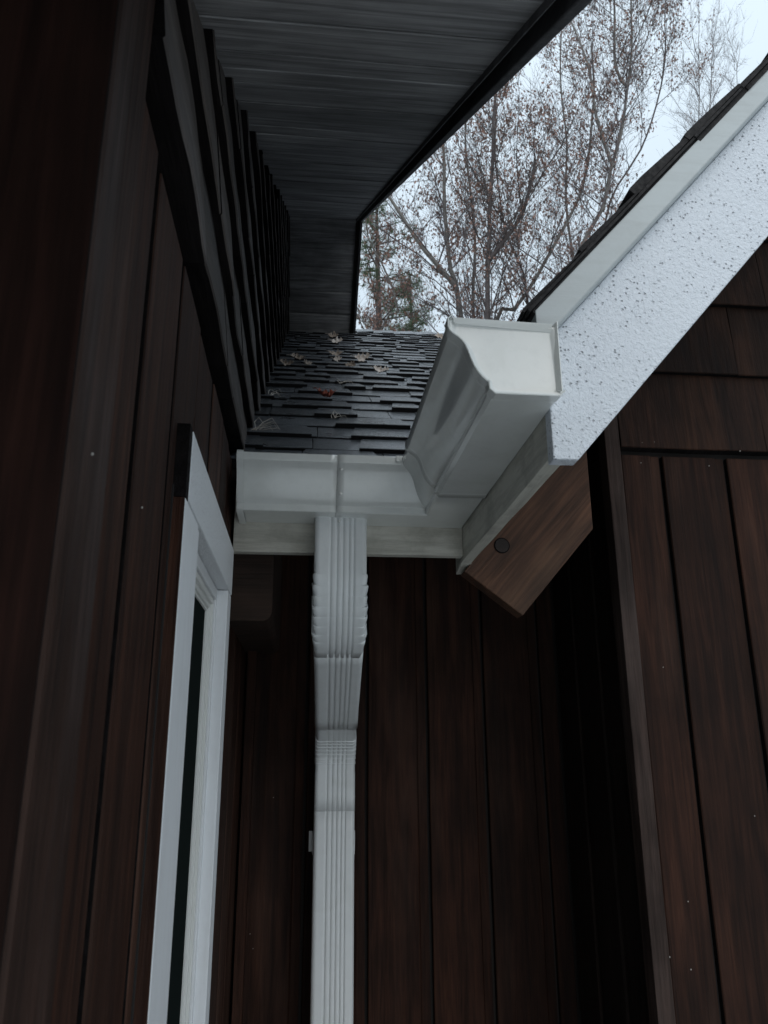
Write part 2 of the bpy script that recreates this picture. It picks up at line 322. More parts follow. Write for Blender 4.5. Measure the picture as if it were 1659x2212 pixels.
# shakes: long tapered pieces lying in courses
s_ = MB(); EXP = .1345; butts = []
course = 0; z0 = .5465
while z0 < 3.3:
    y = .508 + (0 if course == 0 else rng.uniform(-.2, 0)); 
    while y < 7.4:
        w = rng.uniform(.10, .34); y1 = y + w; yc = (y + y1) / 2; ya = max(y, .508)
        if y1 > ya + .01 and z0 < sof(yc) + .03 and (yc < 1.4 or z0 + EXP > roofz(yc) - .08 or yc > 4.2):
            N = max(2, int((y1 - ya) / .035)); top = z0 + EXP + .05; bt = .015 + rng.uniform(-.0008, .001); dz = rng.uniform(-.0012, .0012) * (course > 0); tl = rng.uniform(-.001,.001)
            rings = []
            for i in range(N + 1):
                yy = lerp(ya + .0004, y1 - .0004, i / N); t = i / N - .5
                wx = nz(yy * 8, course * 3.7, 1.1) * .0028 + nz(yy * 28, course * 3.7, 5.1) * .0008; wz = nz(yy * 7, course * 9.1, 4.0) * .0055 + nz(yy * 30, course * 2.1, 4.0) * .0015
                zb = z0 + dz + wz + tl * t; xo = XS + wx + (bt - .015)
                tt = min(top, sof(yy) + .06)
                rings.append([(-.161, yy, zb), (xo - .002, yy, zb), (xo, yy, zb + .0025), (xo - .0090 + nz(yy*11, course*2.2, 8)*.0012, yy, lerp(zb, tt, .5)), (xo - .0185, yy, tt), (-.161, yy, tt)])
            f0 = len(s_.f); s_.sweep(rings, True, True); butts += [f0 + 6 * q for q in range(N)] + [f0 + 6 * N, f0 + 6 * N + 1]
        y = y1
    z0 += EXP; course += 1
s_.build('shake_siding', M['shake_y'], gw, M['recess_shade'], butts)
for (y, z) in ((.463,.172),(.52,-.02),(.65,.195)): nail(gw, (-.1305 if y < .506 else XL + .001, y, z), .0014)

# --- window in the gable wall
win = empty('window', (-.15, 1.07, WZ0), house); win['label'] = 'narrow window with white painted casing'
IY0, IY1, IZ1, IZ0 = .925, 1.298, .251, WZ0 + .09
m_ = MB(); m_.box((-.152, WY0 + .004, WZ0), (-.1255, IY0 - .022, IZ1 + .0)); m_.box((-.152, IY1, WZ0), (-.1255, WY1, IZ1)); m_.build('side_casing', M['casing'], win, bevel=.0015)
m_ = MB(); m_.box((-.152, WY0 + .020, IZ1 + .0012), (-.1245, WY1, WZ1)); m_.build('head_casing', M['rough_casing'], win, bevel=.0015)
m_ = MB(); m_.box((-.152, IY0 - .0205, IZ0), (-.1275, IY0, IZ1 - .001)); m_.box((-.162, IY0, IZ1 - .018), (-.1425, IY1 - .0005, IZ1 - .001)); m_.box((-.162, IY1 - .018, IZ0), (-.1425, IY1 - .0005, IZ1 - .0185)); m_.build('frame', M['casing'], win, bevel=.001)
m_ = MB()
SZ = IZ1 - .0195; SY = IY1 - .0195
for zt, zb, x in ((SZ, SZ - .009, -.1455), (SZ - .0092, SZ - .017, -.1495), (SZ - .0172, SZ - .022, -.1525)):
    m_.box((-.172, IY0, zb), (x, SY - (SZ - zb), zt))
for ya, yb, x in ((SY, SY - .009, -.1455), (SY - .0092, SY - .017, -.1495), (SY - .0172, SY - .022, -.1525)):
    m_.box((-.172, yb, IZ0), (x, ya, SZ - (SY - ya) if ya < SY else SZ - .0003))
m_.build('sash', M['sash'], win, bevel=.0012)
m_ = MB(); m_.box((-.1600, IY0 - .01, IZ0), (-.1560, SY - .015, SZ - .015)); m_.build('pane', M['glass'], win)
m_ = MB(); m_.box((-.1525, WY0 - .004, WZ0), (-.1375, WY0 - .001, IZ1 + .012)); m_.build('caulk_gap', M['dark'], win)
m_ = MB(); m_.box((-.1526, WY0 - .0005, WZ0), (-.1262, WY0 + .0035, IZ1 - .001)); m_.build('casing_edge', M['plank'], win)
m_ = MB(); m_.box((-.1526, WY0 + .0015, IZ1 + .0005), (-.1255, WY0 + .0195, WZ1 + .001)); m_.build('head_notch', M['recess_shade'], win)  # black block painted as the shaded notch beside the head casing
m_ = MB(); m_.box((-.152, WY0 - .02, WZ0 - .03), (-.105, WY1 + .02, WZ0)); m_.build('sill', M['casing'], win, bevel=.002)

# --- rake soffit and fascia of the gable roof
FX0, FX1 = .243, .257
s_ = MB(); d = 0.0; L1 = math.hypot(PK, .667 * PK); cs = PK / L1; sn = .667 * PK / L1; bi = 0
while d < L1:
    w = .092 + .05 * (rng.random() < .35); e = min(d + w, L1); a, b = d + .001, e - .001; st = rng.uniform(-.0012, .0012)
    rings = []
    for i in range(13):
        x = lerp(-.17, FX0 - .020, i / 12); w1 = nz(x * 5, bi * 3.3) * .0022; w2 = nz(x * 5, bi * 3.3 + 3.3) * .0022 if e < L1 else 0; bow = nz(x * 3, bi * 1.7, 7) * .0016 + st
        def P(dd, h): return (x, dd * cs, .32 + dd * sn + h)
        rings.append([P(a + w1, .014), P(a + w1, bow + .002), P(a + w1 + .002, bow), P(b + w2 - .006, bow), P(b + w2 - .003, bow + .002), P(b + w2, bow + .005), P(b + w2, .014)])
    s_.sweep(rings, True, True); d = e; bi += 1
d = 0
while d < 4.4:
    w = .138; e = d + w; a, b = d + .0015, e - .0015; rings = []; st = rng.uniform(-.0012, .0012)
    for i in range(13):
        x = lerp(-.17, FX0 - .020, i / 12); bow = nz(x * 3, bi * 1.7, 7) * .0016 + st
        def P(dd, h): return (x, PK + dd * cs, sof(PK) - dd * sn + h)
        rings.append([P(a, .014), P(a, bow + .003), P(a + .003, bow), P(b - .014, bow), P(b - .010, bow + .003), P(b, bow + .004), P(b, .014)])
    s_.sweep(rings, True, True); d = e; bi += 1
s_.build('rake_soffit', M['soffit'], house, label='grey black boards under the overhanging roof slope')
f_ = MB()
def slopebox(mb, x0, x1, y0, y1, lo, hi, f=sof, n=1):
    ys = [lerp(y0, y1, i / n) for i in range(n + 1)]
    mb.sweep([[(x0, y, f(y) + lo), (x1, y, f(y) + lo), (x1, y, f(y) + hi), (x0, y, f(y) + hi)] for y in ys], True, True)
slopebox(f_, FX0, FX1, -.02, PK, -.012, .15, n=1); slopebox(f_, FX0, FX1, PK, 7.9, -.012, .15)
f_.build('rake_fascia', M['dark_trim'], house, bevel=.002)
f_ = MB(); slopebox(f_, FX0 - .022, FX0 - .0205, -.02, PK - .015, -.012, .0, n=1); slopebox(f_, FX0 - .022, FX0 - .0205, PK + .015, 7.9, -.012, .0); f_.build('soffit_moulding', M['dark_trim'], house)
f_ = MB(); slopebox(f_, -3.2, FX0 - .002, -.02, PK, .016, .16); slopebox(f_, -3.2, FX0 - .002, PK, 7.9, .016, .16)
hr = f_.build('roof', M['dark'], house, label='roof slab of the tall gable')
def tabs(mb, org, sd, wd, nd, n, exp, w0, w1, wmax=None, thick=.008, lo=.10, hi=.34, jit=.0, seed=1, raise_=.006, prob=.55):
    """asphalt shingles: org + s*sd + w*wd + h*nd ; butt faces down-slope"""
    r = random.Random(seed); org, sd, wd, nd = map(Vector, (org, sd, wd, nd))
    def one(a, b, s, h, skew0, skew1, up=.152):
        N = max(1, int((b - a) / .06)); rings = []
        for i in range(N + 1):
            t = i / N; w = lerp(a, b, t); wt = lerp(a + skew0, b + skew1, t); c = nz(w * 6, s * 13, 2) * .0022; ss = s + nz(w * 4, s * 7, 9) * .004
            f = lambda S_, W_, H_: org + sd * S_ + wd * W_ + nd * H_
            rings.append([f(ss, w, -.004), f(ss, w, h - .0012 + c), f(ss + .002, w, h + c), f(ss + exp, lerp(w, wt, .8), lerp(h, .001, .55) + c * .3), f(ss + up, wt, .0005), f(ss + up, wt, -.004)])
        f0 = len(mb.f); mb.sweep(rings, True, True); mb.bt = getattr(mb, 'bt', []) + [f0 + 6 * q for q in range(N)]
    for k in range(n):
        s = k * exp; w = w0 - r.uniform(0, .3); mxw = wmax(s) if wmax else w1
        while w < mxw:
            ww = r.uniform(.16, .34); a, b = max(w, w0), min(w + ww, mxw)
            if b > a + .01: one(a + .001, b - .001, s + r.uniform(-.0015, .0015), thick + r.uniform(-.001, .001), 0, 0)
            w += ww
        w = w0 - r.uniform(0, .2)
        while w < mxw:
            ww = r.uniform(lo * .6, hi * .62); a, b = max(w, w0), min(w + ww, mxw)
            if b > a + .02 and r.random() < .95: one(a, b, s - r.uniform(.001, .004), thick + raise_ + r.uniform(-.001, .0025), r.uniform(.006, .022), -r.uniform(.006, .022), .14)
            w += ww + r.choice((r.uniform(.015, .05), r.uniform(.07, .2)))
t_ = MB()
CS, SN = 1 / math.hypot(1, .667), .667 / math.hypot(1, .667)
for (a, b) in ((0, 1),):
    tabs(t_, (FX1 + .02, -.03, sof(-.03) + .166), (0, CS, SN), (-1, 0, 0), (0, -SN, CS), 40, .127, 0, .9, seed=5)
t_.build('shingles', M['shingle'], hr, M['cut'], t_.bt)

# --- lower roof that climbs away behind the gutter
def vall(y): return .2768 + (.667 * y - .424 - .5262) / 1.135
lr = MB()
lr.sweep([[(-.16, y, roofz(y) - .004), (vall(y) + .04, y, roofz(y) - .004), (vall(y) + .04, y, roofz(y) - .03), (-.16, y, roofz(y) - .03)] for y in (1.392, 4.33)], True, True)
def rb(y): return roofz(4.33) - .667 * (y - 4.33)
lr.sweep([[(-.16, y, rb(y) - .004), (6.3, y, rb(y) - .004), (6.3, y, rb(y) - .03), (-.16, y, rb(y) - .03)] for y in (4.33, 8)], True, True)
lr_dummy = 0
low = lr.build('roof', M['dark'], house, label='low black shingled roof rising away behind the gutter')
t_ = MB()
S0 = 1.385
tabs(t_, (0, S0, roofz(S0)), (0, CS, SN), (1, 0, 0), (0, -SN, CS), 28, .1265, -.148, 2.2, thick=.0095, raise_=.006, wmax=lambda s: vall(S0 + s * CS) + .10, seed=12)
t_.build('shingles', M['shingle'], low, M['cut'], t_.bt)
t_ = MB()                                                     # ridge caps
x = -.15; r = random.Random(8)
while x < 2.4:
    h = .012 + r.uniform(0, .006); t_.sweep([[(xx, 4.33 - .11, roofz(4.22) + .006 + hh), (xx, 4.33, roofz(4.33) + .012 + hh), (xx, 4.33 + .11, roofz(4.22) + .006 + hh), (xx, 4.33, roofz(4.33) - .01)] for xx, hh in ((x, 0.004), (x + .15, h))], True, True)
    x += .125
t_.build('ridge_cap', M['shingle'], low)

# --- back wall under the low roof
bw = empty('back_wall', (.25, 2.0, GZ), house); bw['label'] = 'shadowed wall of vertical brown planks behind the downspout'
b_ = MB(); b_.box((-.16, 2.014, GZ), (.66, 2.10, .88)); b_.build('wall_core', M['dark'], bw)
p_ = MB(); planks(p_, (0, 2.0, 0), (1,0,0), (0,-1,0), [-.148 - .134 + .148, .014, .162, .312, .457, .604, .648], GZ, .87, seed=21); p_.build('plank_siding', M['plank'], bw, M['recess_shade'], p_.bt)
b_ = MB(); b_.box((-.1335, 1.955, GZ), (-.112, 1.985, .85)); b_.build('corner_board', M['plank'], bw)
for x, z in ((-.062,-.11),(-.096,-.43),(-.104,-.40)): nail(bw, (x, 1.999, z), .0013)

# --- projecting wing: side wall and gable wall with shakes above planks
WX, WY = .65, 1.53
sw = empty('side_wall', (WX, 1.76, GZ), house); sw['label'] = 'narrow dark side wall of the projecting wing'
b_ = MB(); b_.box((WX + .012, 1.56, GZ), (WX + .08, 2.1, .72)); b_.build('wall_core', M['dark'], sw)
p_ = MB(); planks(p_, (WX, 0, 0), (0,-1,0), (-1,0,0), [-1.99, -1.83, -1.68, -1.545], GZ, .72, seed=31); p_.build('plank_siding', M['shaded_side_plank'], sw, M['recess_shade'], p_.bt)
ww = empty('wing_wall', (1.6, WY, GZ), house); ww['label'] = 'brown wing wall with wide shakes above vertical planks'
def rk(x): return .3537 + 1.146 * (x - .3256)
b_ = MB(); b_.prism([(WX+.02, WY+.014, GZ), (3.2, WY+.014, GZ), (3.2, WY+.014, rk(3.2)), (WX+.02, WY+.014, rk(WX+.02))], (0, .08, 0)); b_.build('wall_core', M['dark'], ww)
ed = [.668, .761, .908]; 
while ed[-1] < 3.1: ed.append(ed[-1] + .148)
p_ = MB(); planks(p_, (0, WY, 0), (1,0,0), (0,-1,0), ed, GZ, lambda a: .604 + nz(a * 9) * .004, seed=41); p_.build('plank_siding', M['plank'], ww, M['recess_shade'], p_.bt)
c_ = MB(); c_.sweep([[(WX - .016, WY + .03, z), (WX - .016 + nz(z*2)*.001, WY - .011, z), (WX + .0165 + nz(z*2, 5)*.0012, WY - .011, z), (WX + .0165, WY + .03, z)] for z in [lerp(GZ, .76, i / 40) for i in range(41)]], True, True); c_.build('corner_board', M['edge_board'], ww, bevel=.0015)
s_ = MB(); z0 = .618; k = 0; butts = []; r = random.Random(77)
EXP2 = .181
while z0 < 3.6:
    x = WX + .018 - (0 if k == 0 else r.uniform(0, .1))
    while x < 3.1:
        w = r.uniform(.13, .38); x1 = x + w; xa = max(x, WX + .018)
        if x1 > xa + .01 and z0 < rk((xa + x1) / 2) + .05:
            N = 4; rings = []; bt = .014 + r.uniform(-.0015, .0025); dz = r.uniform(-.0015, .0015); lean = r.uniform(-.004, .004)
            for i in range(N + 1):
                xx = lerp(xa + .0005, x1 - .0005, i / N); tp = z0 + EXP2 + .02; zb = z0 + dz + nz(xx * 8, k * 3) * .003
                yo = WY - bt + nz(xx * 12, k * 5) * .0018
                rings.append([(xx, WY + .013, zb), (xx, yo + .002, zb), (xx, yo, zb + .002), (xx + lean * .5, lerp(yo, WY - .001, .5), lerp(zb, tp, .5)), (xx + lean, WY - .001, tp), (xx + lean, WY + .013, tp)])
            f0 = len(s_.f); s_.sweep(rings, True, True); butts += [f0 + 6 * q for q in range(N)]
        x = x1
    z0 += EXP2; k += 1
s_.build('shake_siding', M['shake_z'], ww, M['recess_shade'], butts)
for (x, z, rr) in ((.7155,.6292,.0014),(.7135,.587,.0016),(.8668,.585,.0018),(.9358,.6173,.0022),(.7431,.6316,.0013),(.7153,.153,.0015),(.8665,-.1265,.0017),(.716,-.272,.0017),(.670,-.362,.0022),(.708,-.383,.0018)):
    nail(ww, (x, WY - (.0125 if z > .61 else .001), z), rr)

# --- wing roof, rake board, drip trim
def rt_(x): return .5262 + 1.135 * (x - .2768)
wr = MB()
YB = lambda x: (rt_(x) + .424) / .667
xs_ = [.272, .6, 1.2, 1.8, 2.0]
def wslab(lo, hi, x0, x1, y0, fn, yend):
    wr.add([(x0, y0, fn(x0)+lo), (x1, y0, fn(x1)+lo), (x1, yend(x1), fn(x1)+lo), (x0, yend(x0), fn(x0)+lo), (x0, y0, fn(x0)+hi), (x1, y0, fn(x1)+hi), (x1, yend(x1), fn(x1)+hi), (x0, yend(x0), fn(x0)+hi)],
           [(0,3,2,1),(4,5,6,7),(0,1,5,4),(1,2,6,5),(2,3,7,6),(3,0,4,7)])
wslab(-.030, -.006, .276, 3.1, .872, rt_, YB)
wing_roof = wr.build('roof', M['dark'], house, label='steep wing roof seen along its shingled edge')
wr = MB(); wslab(.0, .012, .318, 3.1, .886, rk, lambda x: 1.515); wr.build('rake_soffit', M['timber'], house, label='hidden soffit of the wing overhang')
t_ = MB(); TH = math.atan(1.135); c2, s2 = math.cos(TH), math.sin(TH); r = random.Random(15)
s = -.012; k = 0
def edge_y(s, k): return .846 + nz(s * 9, k) * .006
while s < 3.4:
    for q in range(1):
        h = .009 + r.uniform(-.001, .002); lump = r.choice((0, 0, .003, .007, .009)) + max(0, nz(s * 5, 3)) * .004
        y0 = edge_y(s, 1); X_ = .2768 + s * c2; y = y0
        while y < min(YB(X_) + .1, 6):
            y1 = y + r.uniform(.12, .3); hh = h + (lump if y == y0 else r.choice((0, .005)))
            f = lambda S_, H_, Y_: (.2768 + S_ * c2 - H_ * s2, Y_, .5262 + S_ * s2 + H_ * c2)
            for lay in range(3):
                lo_, hi_ = ((-.006, .0005), (.0012, .0055), (.0062, max(.0075, hh)))[lay]
                e0 = s + (.010, .004, 0)[lay] + nz(s * 7, lay) * .004; ya = y + ((.004, -.001, .002)[lay] + nz(s * 3, lay * 4) * .004) * (y == y0)
                st = [(e0, lo_), (e0, hi_ - .001), (e0 + .003, hi_), (e0 + .03, hi_ + nz(s * 9, y) * .0008), (e0 + .08, hi_ * .86), (e0 + .137, hi_ * .6 + .001), (e0 + .137, lo_)]
                t_.sweep([[f(a_, b_2, Y_) for a_, b_2 in st] for Y_ in (ya, y1 - .001)], True, True)
            y = y1
    s += .127 + r.uniform(-.006, .006); k += 1
t_.build('shingles', M['edge_shingle'], wing_roof)

RY = .865
b_ = MB()
def rakeline(x): return .3336 + 1.146 * (x - .3256)
def trl(x): return .5177 + 1.1455 * (x - .3168)
x_end = 2.6; N = 60; rings = []
P0 = [(.2945, .3332), (.3256, .3336)]
for y in (RY, RY + .022):
    rings.append([(.2945, y, .3332), (.3256, y, .3336), (x_end, y, rakeline(x_end)), (x_end, y, trl(x_end) - .002), (.2945, y, trl(.2945) - .002)])
b_.sweep(rings, True, True); b_.build('rake_board', M['rake'], house, bevel=.0015, label='rough white painted board along the wing roof edge')
b_ = MB(); x0 = .279
b_.sweep([[(x0, y, trl(x0) - .002 + lo), (x_end, y, trl(x_end) + lo), (x_end, y, rt_(x_end) - .003), (x0, y, rt_(x0) - .003)] for y, lo in ((RY - .016, .004), (RY - .013, .0), (RY + .02, .0))], True, True)
b_.build('rake_trim', M['trim'], house, bevel=.001)

# --- fascia boards under the gutters
b_ = MB(); N = 16
b_.sweep([[(x, 1.4225 + nz(x*6)*.0006, .347 + nz(x * 5, 2) * .0012), (x, 1.4225, .478), (x, 1.4425, .478), (x, 1.4425, .347)] for x in [lerp(-.1335, .2955, i / N) for i in range(N + 1)]], True, True)
b_.build('fascia_board', M['fascia_x'], house, bevel=.001, label='weathered white board under the gutter facing the viewer')
b_ = MB()
b_.sweep([[(.2960 + nz(y*6, 3)*.0006, y, .3405 + nz(y * 5, 7) * .001 - max(0, y - 1.44) * .2), (.2960, y, .505), (.3165, y, .505), (.3165, y, .3405 + nz(y * 9, 9) * .001 - max(0, y - 1.44) * .2)] for y in [lerp(.889, 1.50, i / 22) for i in range(23)]], True, True)
b_.build('fascia_board', M['fascia_y'], house, bevel=.001, label='stained white board under the gutter that runs beside the wing')
b_ = MB()
for dx, dy, rr in ((0, 0, .0022), (-.004, .012, .0014), (.002, -.006, .0012)):
    p = (.3125 + dx, 1.475 + dy, .337 + dy * -.3); b_.tube([(p[0], p[1], p[2] + rr), (p[0], p[1], p[2]), (p[0] , p[1], p[2] - rr * 1.2)], [rr * .6, rr, rr * .3], 6)
b_.build('pale_drip', M['screw'], house, smooth=True)  # small pale beads hanging below the inner end of the fascia

# --- rafter tails
def quadprism(mb, pts, y0, y1): mb.prism([(x, y0, z) for x, z in pts], (0, y1 - y0, 0))
rf = MB(); dv = Vector((math.cos(R(48.9)), math.sin(R(48.9)))); 
A, B = Vector((.3025 + .0, .3245)), Vector((.4125, .2405))
U = A + dv * .75; V = B + dv * .75
nrm = (B - A)
def onl(P_, x): return (x, P_.y + (x - P_.x) * dv.y / dv.x)
quadprism(rf, [tuple(A), tuple(B), onl(B, .565), onl(A, .565)], 1.452, 1.492)
ra = rf.build('rafter_tail', M['rafter'], house, bevel=.002, label='reddish brown slanting rafter end with a dark plugged bolt hole')
k_ = MB(); c = Vector((.3785, 1.4505, .3765)); k_.tube([c + Vector((0, .004, 0)), c], .0155, 28); k_.tube([c + Vector((0, .004, 0)), c + Vector((0, -.0008, 0))], .0135, 28); k_.build('plug', M['plug'], ra, M['recess_shade'], list(range(30)))
b_ = MB(); pts = [(-.15, .46), (-.15, .228)] + [(-.078 + .018 * math.sin(a), .246 - .018 * math.cos(a)) for a in [R(q) for q in (0, 20, 40, 60, 80, 90)]] + [(-.060, .46)]
quadprism(b_, pts, 1.47, 2.0); b_.build('rafter_tail', M['timber'], house, label='dark timber end with a rounded lower corner beside the window')
b_ = MB(); b_.sweep([[(-.14, y, roofz(y) - .032), (.294, y, roofz(y) - .032), (.294, y, roofz(y) - .045), (-.14, y, roofz(y) - .045)] for y in (1.444, 2.05)], True, True); b_.build('eave_soffit', M['timber'], house)

# ------------------------------------------------------------------ gutter
gut = tag(empty('gutter', (.17, 1.36, .403)), 'cream metal gutter that turns an inside corner below the shingle roofs', 'gutter')
PR = [(0,.086),(0,.0015),(.0015,0),(.0785,0),(.080,.0012),(.0805,.0115),(.0815,.0130),(.085,.0150),(.0895,.0190),(.0940,.0250),(.0980,.0325),(.1012,.0410),(.1040,.0500),(.1072,.0580),(.1115,.0650),(.1170,.0705),(.1225,.0745),(.1262,.0775),(.127,.0800),(.127,.0895),(.1255,.091),(.119,.091),(.1178,.0895),(.1178,.0850)]
GY, GX, GZ0 = 1.420, .294, .403
def off(pr, d):
    out = []
    for i, (o, z) in enumerate(pr):
        a = pr[max(i-1, 0)]; b = pr[min(i+1, len(pr)-1)]; t = Vector((b[0]-a[0], b[1]-a[1])).normalized(); out.append((o + t.y * d, z - t.x * d))
    return out
def run_x(x, pr): return [Vector((x, GY - o, GZ0 + z - (x + .12) * .004)) for o, z in pr]
def run_y(y, pr): return [Vector((GX - o, y, GZ0 + z - .0016)) for o, z in pr]
def seg(name, rings, th=.0007, label=None):
    s = MB(); s.sweep(rings, False); return s.build(name, M['gutter'], gut, smooth=True, sharp=28, solid=th, label=label)
seg('trough', [run_x(lerp(-.1215, .0525, i / 12), PR) for i in range(13)], label='short straight length of gutter by the shake wall')
P1 = off(PR, .0009)
corner = [Vector((GX - o, GY - o, GZ0 + z - .0016)) for o, z in P1]
seg('corner_piece', [run_x(lerp(.0515, .14, i / 6), P1) for i in range(7)] + [corner] + [run_y(y, P1) for y in (1.27, 1.235, 1.212)], label='mitred inside corner of the gutter')
P2 = off(PR, .0034); P3 = off(PR, .0062)
seg('trough', [run_y(1.2165, P3), run_y(1.204, P2)] + [run_y(lerp(1.2, .828, i / 20) - 0, [(o + nz(y_ * .0 + i * .3, j * .2) * .0003, z) for j, (o, z) in enumerate(P2)]) for i, y_ in enumerate([0] * 21)], label='longer length of gutter running towards the viewer beside the wing')
P4 = off(PR, .0016)[2:21]; q_ = MB(); q_.sweep([[p + Vector((0, nz(j * .4, 3) * .0016, 0)) for j, p in enumerate(run_y(y, P4))] for y in (1.2175, 1.2200)], False); q_.build('joint_gap_shade', M['dark'], gut, solid=.0004)  # dark ribbon painted as the shaded gap at the trough joint
def cap(yv, xv, along_y):
    e = MB(); P = off(PR, .0046 if along_y else .002)
    face = P[1:20]
    if along_y:
        # dished plate: rings shrinking towards the middle, pressed inwards
        c0 = Vector((.046, .046)); rings = []
        for f_, dpt in ((1, 0), (.96, .0006), (.90, .0034), (.84, .0040)):
            ring = []
            pts = face + [(.127 - 0.0, .0905), (.09, .0885), (.05, .0875), (0.0, .087)]
            for o, z in pts:
                q = c0 + (Vector((o, z)) - c0) * f_
                ring.append((GX - q.x, yv + dpt + 0, GZ0 + q.y - .0016))
            rings.append(ring)
        e.sweep(rings, True, False); n_ = len(rings[0]); e.f.append(tuple(range(len(e.v) - n_, len(e.v))))
        e.build('end_cap', M['gutter'], gut, smooth=True, sharp=50, solid=.0009, label='pressed end cap facing the viewer')
        rim = MB(); Pa, Pb = off(PR, .0040), off(PR, .0062)
        for A_, B_ in ((Pa, Pb),):
            a_ = A_[1:21]; b2 = B_[1:21]
            ring_f = lambda y, q: [Vector((GX - o, y, GZ0 + z - .0016)) for o, z in q]
            rim.sweep([ring_f(yv - .0045, a_), ring_f(yv - .0052, [( (p[0]+q[0])/2, (p[1]+q[1])/2) for p, q in zip(a_, b2)]), ring_f(yv - .0045, b2), ring_f(yv + .011, b2), ring_f(yv + .011, a_), ring_f(yv - .0045, a_)], False)
        rim.build('cap_rim', M['gutter'], gut, smooth=True, sharp=40)
        t = MB(); t.prism([(GX + .0015, yv - .004, GZ0 + .0), (GX + .0015, yv - .004, GZ0 + .092), (GX - .0035, yv + .004, GZ0 + .088), (GX - .0035, yv + .004, GZ0 + .001)], (.0012, .0005, 0)); t.build('cap_flange', M['gutter'], gut)
        t = MB(); t.hexa([(GX-.124, yv-.001, GZ0+.0840), (GX-.004, yv+.003, GZ0+.0800), (GX-.004, yv+.004, GZ0+.0800), (GX-.124, yv+.0005, GZ0+.0840), (GX-.126, yv-.004, GZ0+.0905), (GX-.004, yv-.003, GZ0+.0885), (GX-.004, yv-.002, GZ0+.0890), (GX-.126, yv-.003, GZ0+.0910)]); t.build('cap_lip', M['gutter'], gut)
    else:
        ring = [(xv, GY - o, GZ0 + z) for o, z in face + [(.127, .0905), (0, .087)]]
        e.prism(ring, (-.0012, 0, 0)); e.build('end_cap', M['gutter'], gut, label='end cap against the shake wall')
        rim = MB(); Pa, Pb = off(PR, .0012)[1:21], off(PR, .0034)[1:21]; rf_ = lambda x, q: [Vector((x, GY - o, GZ0 + z)) for o, z in q]
        rim.sweep([rf_(xv - .001, Pa), rf_(xv - .001, Pb), rf_(xv + .0105, Pb), rf_(xv + .0105, Pa), rf_(xv - .001, Pa)], False); rim.build('cap_rim', M['gutter'], gut, smooth=True, sharp=40)
cap(.825, 0, True); cap(0, -.1218, False)
def rivet(parent, p, nrm, r=.0032, mt='screw', name='rivet'):
    s = MB(); p = Vector(p); nrm = Vector(nrm).normalized(); u = nrm.cross(Vector((.1, .2, 1))).normalized(); w = nrm.cross(u)
    rings = [[p + u*(r*math.cos(a)*math.cos(t*math.pi/5)) + w*(r*math.cos(a)*math.sin(t*math.pi/5)) + nrm*(r*.7*math.sin(a)) for t in range(10)] for a in (0, .5, 1.0, 1.4)]
    s.sweep(rings, True, True); return s.build(name, M[mt], parent, smooth=True, sharp=70)
rivet(gut, (.0585, GY - .1165, GZ0 + .0675), (0, -1, .3)); rivet(gut, (.0585, GY - .0975, GZ0 + .0285), (0, -1, -.6)); rivet(gut, (.2135, 1.205, GZ0 - .003), (0, 0, -1), .0028, 'seal')
s = MB(); s.box((.1665-.006, 1.2905, .4845), (.1665, 1.2965, .4945)); s.box((.1535, 1.2875, .4825), (.1600, 1.2915, .4935)); s.build('corner_tab', M['gutter'], gut, bevel=.0008)

# ------------------------------------------------------------------ downspout
ds = tag(empty('downspout', (.08, 1.93, GZ)), 'cream ribbed downspout with two crimped elbows dropping from the gutter', 'downspout')
def section(w, d, rib=1.0, n=9):
    """points round a rounded rectangle; front side (b=-d/2) carries four ribs"""
    pts = []; r = .009; hw, hd = w / 2, d / 2
    def prof(a):
        g_ = 0
        for c in (-.0182, -.0068, .0040, .0142, .0232): 
            g_ += math.exp(-((a - c) / .0019) ** 2)
        return g_ * .0026 * rib
    A = [lerp(-hw + r, hw - r, i / 56) for i in range(57)]
    for a in A: pts.append((a, -hd + prof(a)))
    for k in range(1, n): t = -math.pi/2 + k / n * math.pi/2; pts.append((hw - r + r*math.cos(t), -hd + r + r*math.sin(t)))
    pts.append((hw, -hd + r)); pts.append((hw, hd - r))
    for k in range(1, n): t = k / n * math.pi/2; pts.append((hw - r + r*math.cos(t), hd - r + r*math.sin(t)))
    for a in A[::-1][::2]: pts.append((a, hd - prof(a)))
    for k in range(1, n): t = math.pi/2 + k / n * math.pi/2; pts.append((-hw + r + r*math.cos(t), hd - r + r*math.sin(t)))
    pts.append((-hw, hd - r)); pts.append((-hw, -hd + r))
    for k in range(1, n): t = math.pi + k / n * math.pi/2; pts.append((-hw + r + r*math.cos(t), -hd + r + r*math.sin(t)))
    return pts
def ring(x, y, z, ang, pts):
    """ang: direction of travel below the horizontal in the YZ plane (90 = straight down); b=-: outer/front side"""
    dy, dz = math.cos(ang), -math.sin(ang); ny, nz_ = math.sin(ang), math.cos(ang)      # b axis
    return [Vector((x + a, y + ny * b, z + nz_ * b)) for a, b in pts]
DW, DD = .0932, .064; SL = R(22)
sl = Vector((math.cos(SL), -math.sin(SL)))                   # slope direction (y, z)
X0, X1 = .0625, .0795
def px(y): return lerp(X0, X1, min(1, max(0, (y - 1.40) / .5)))
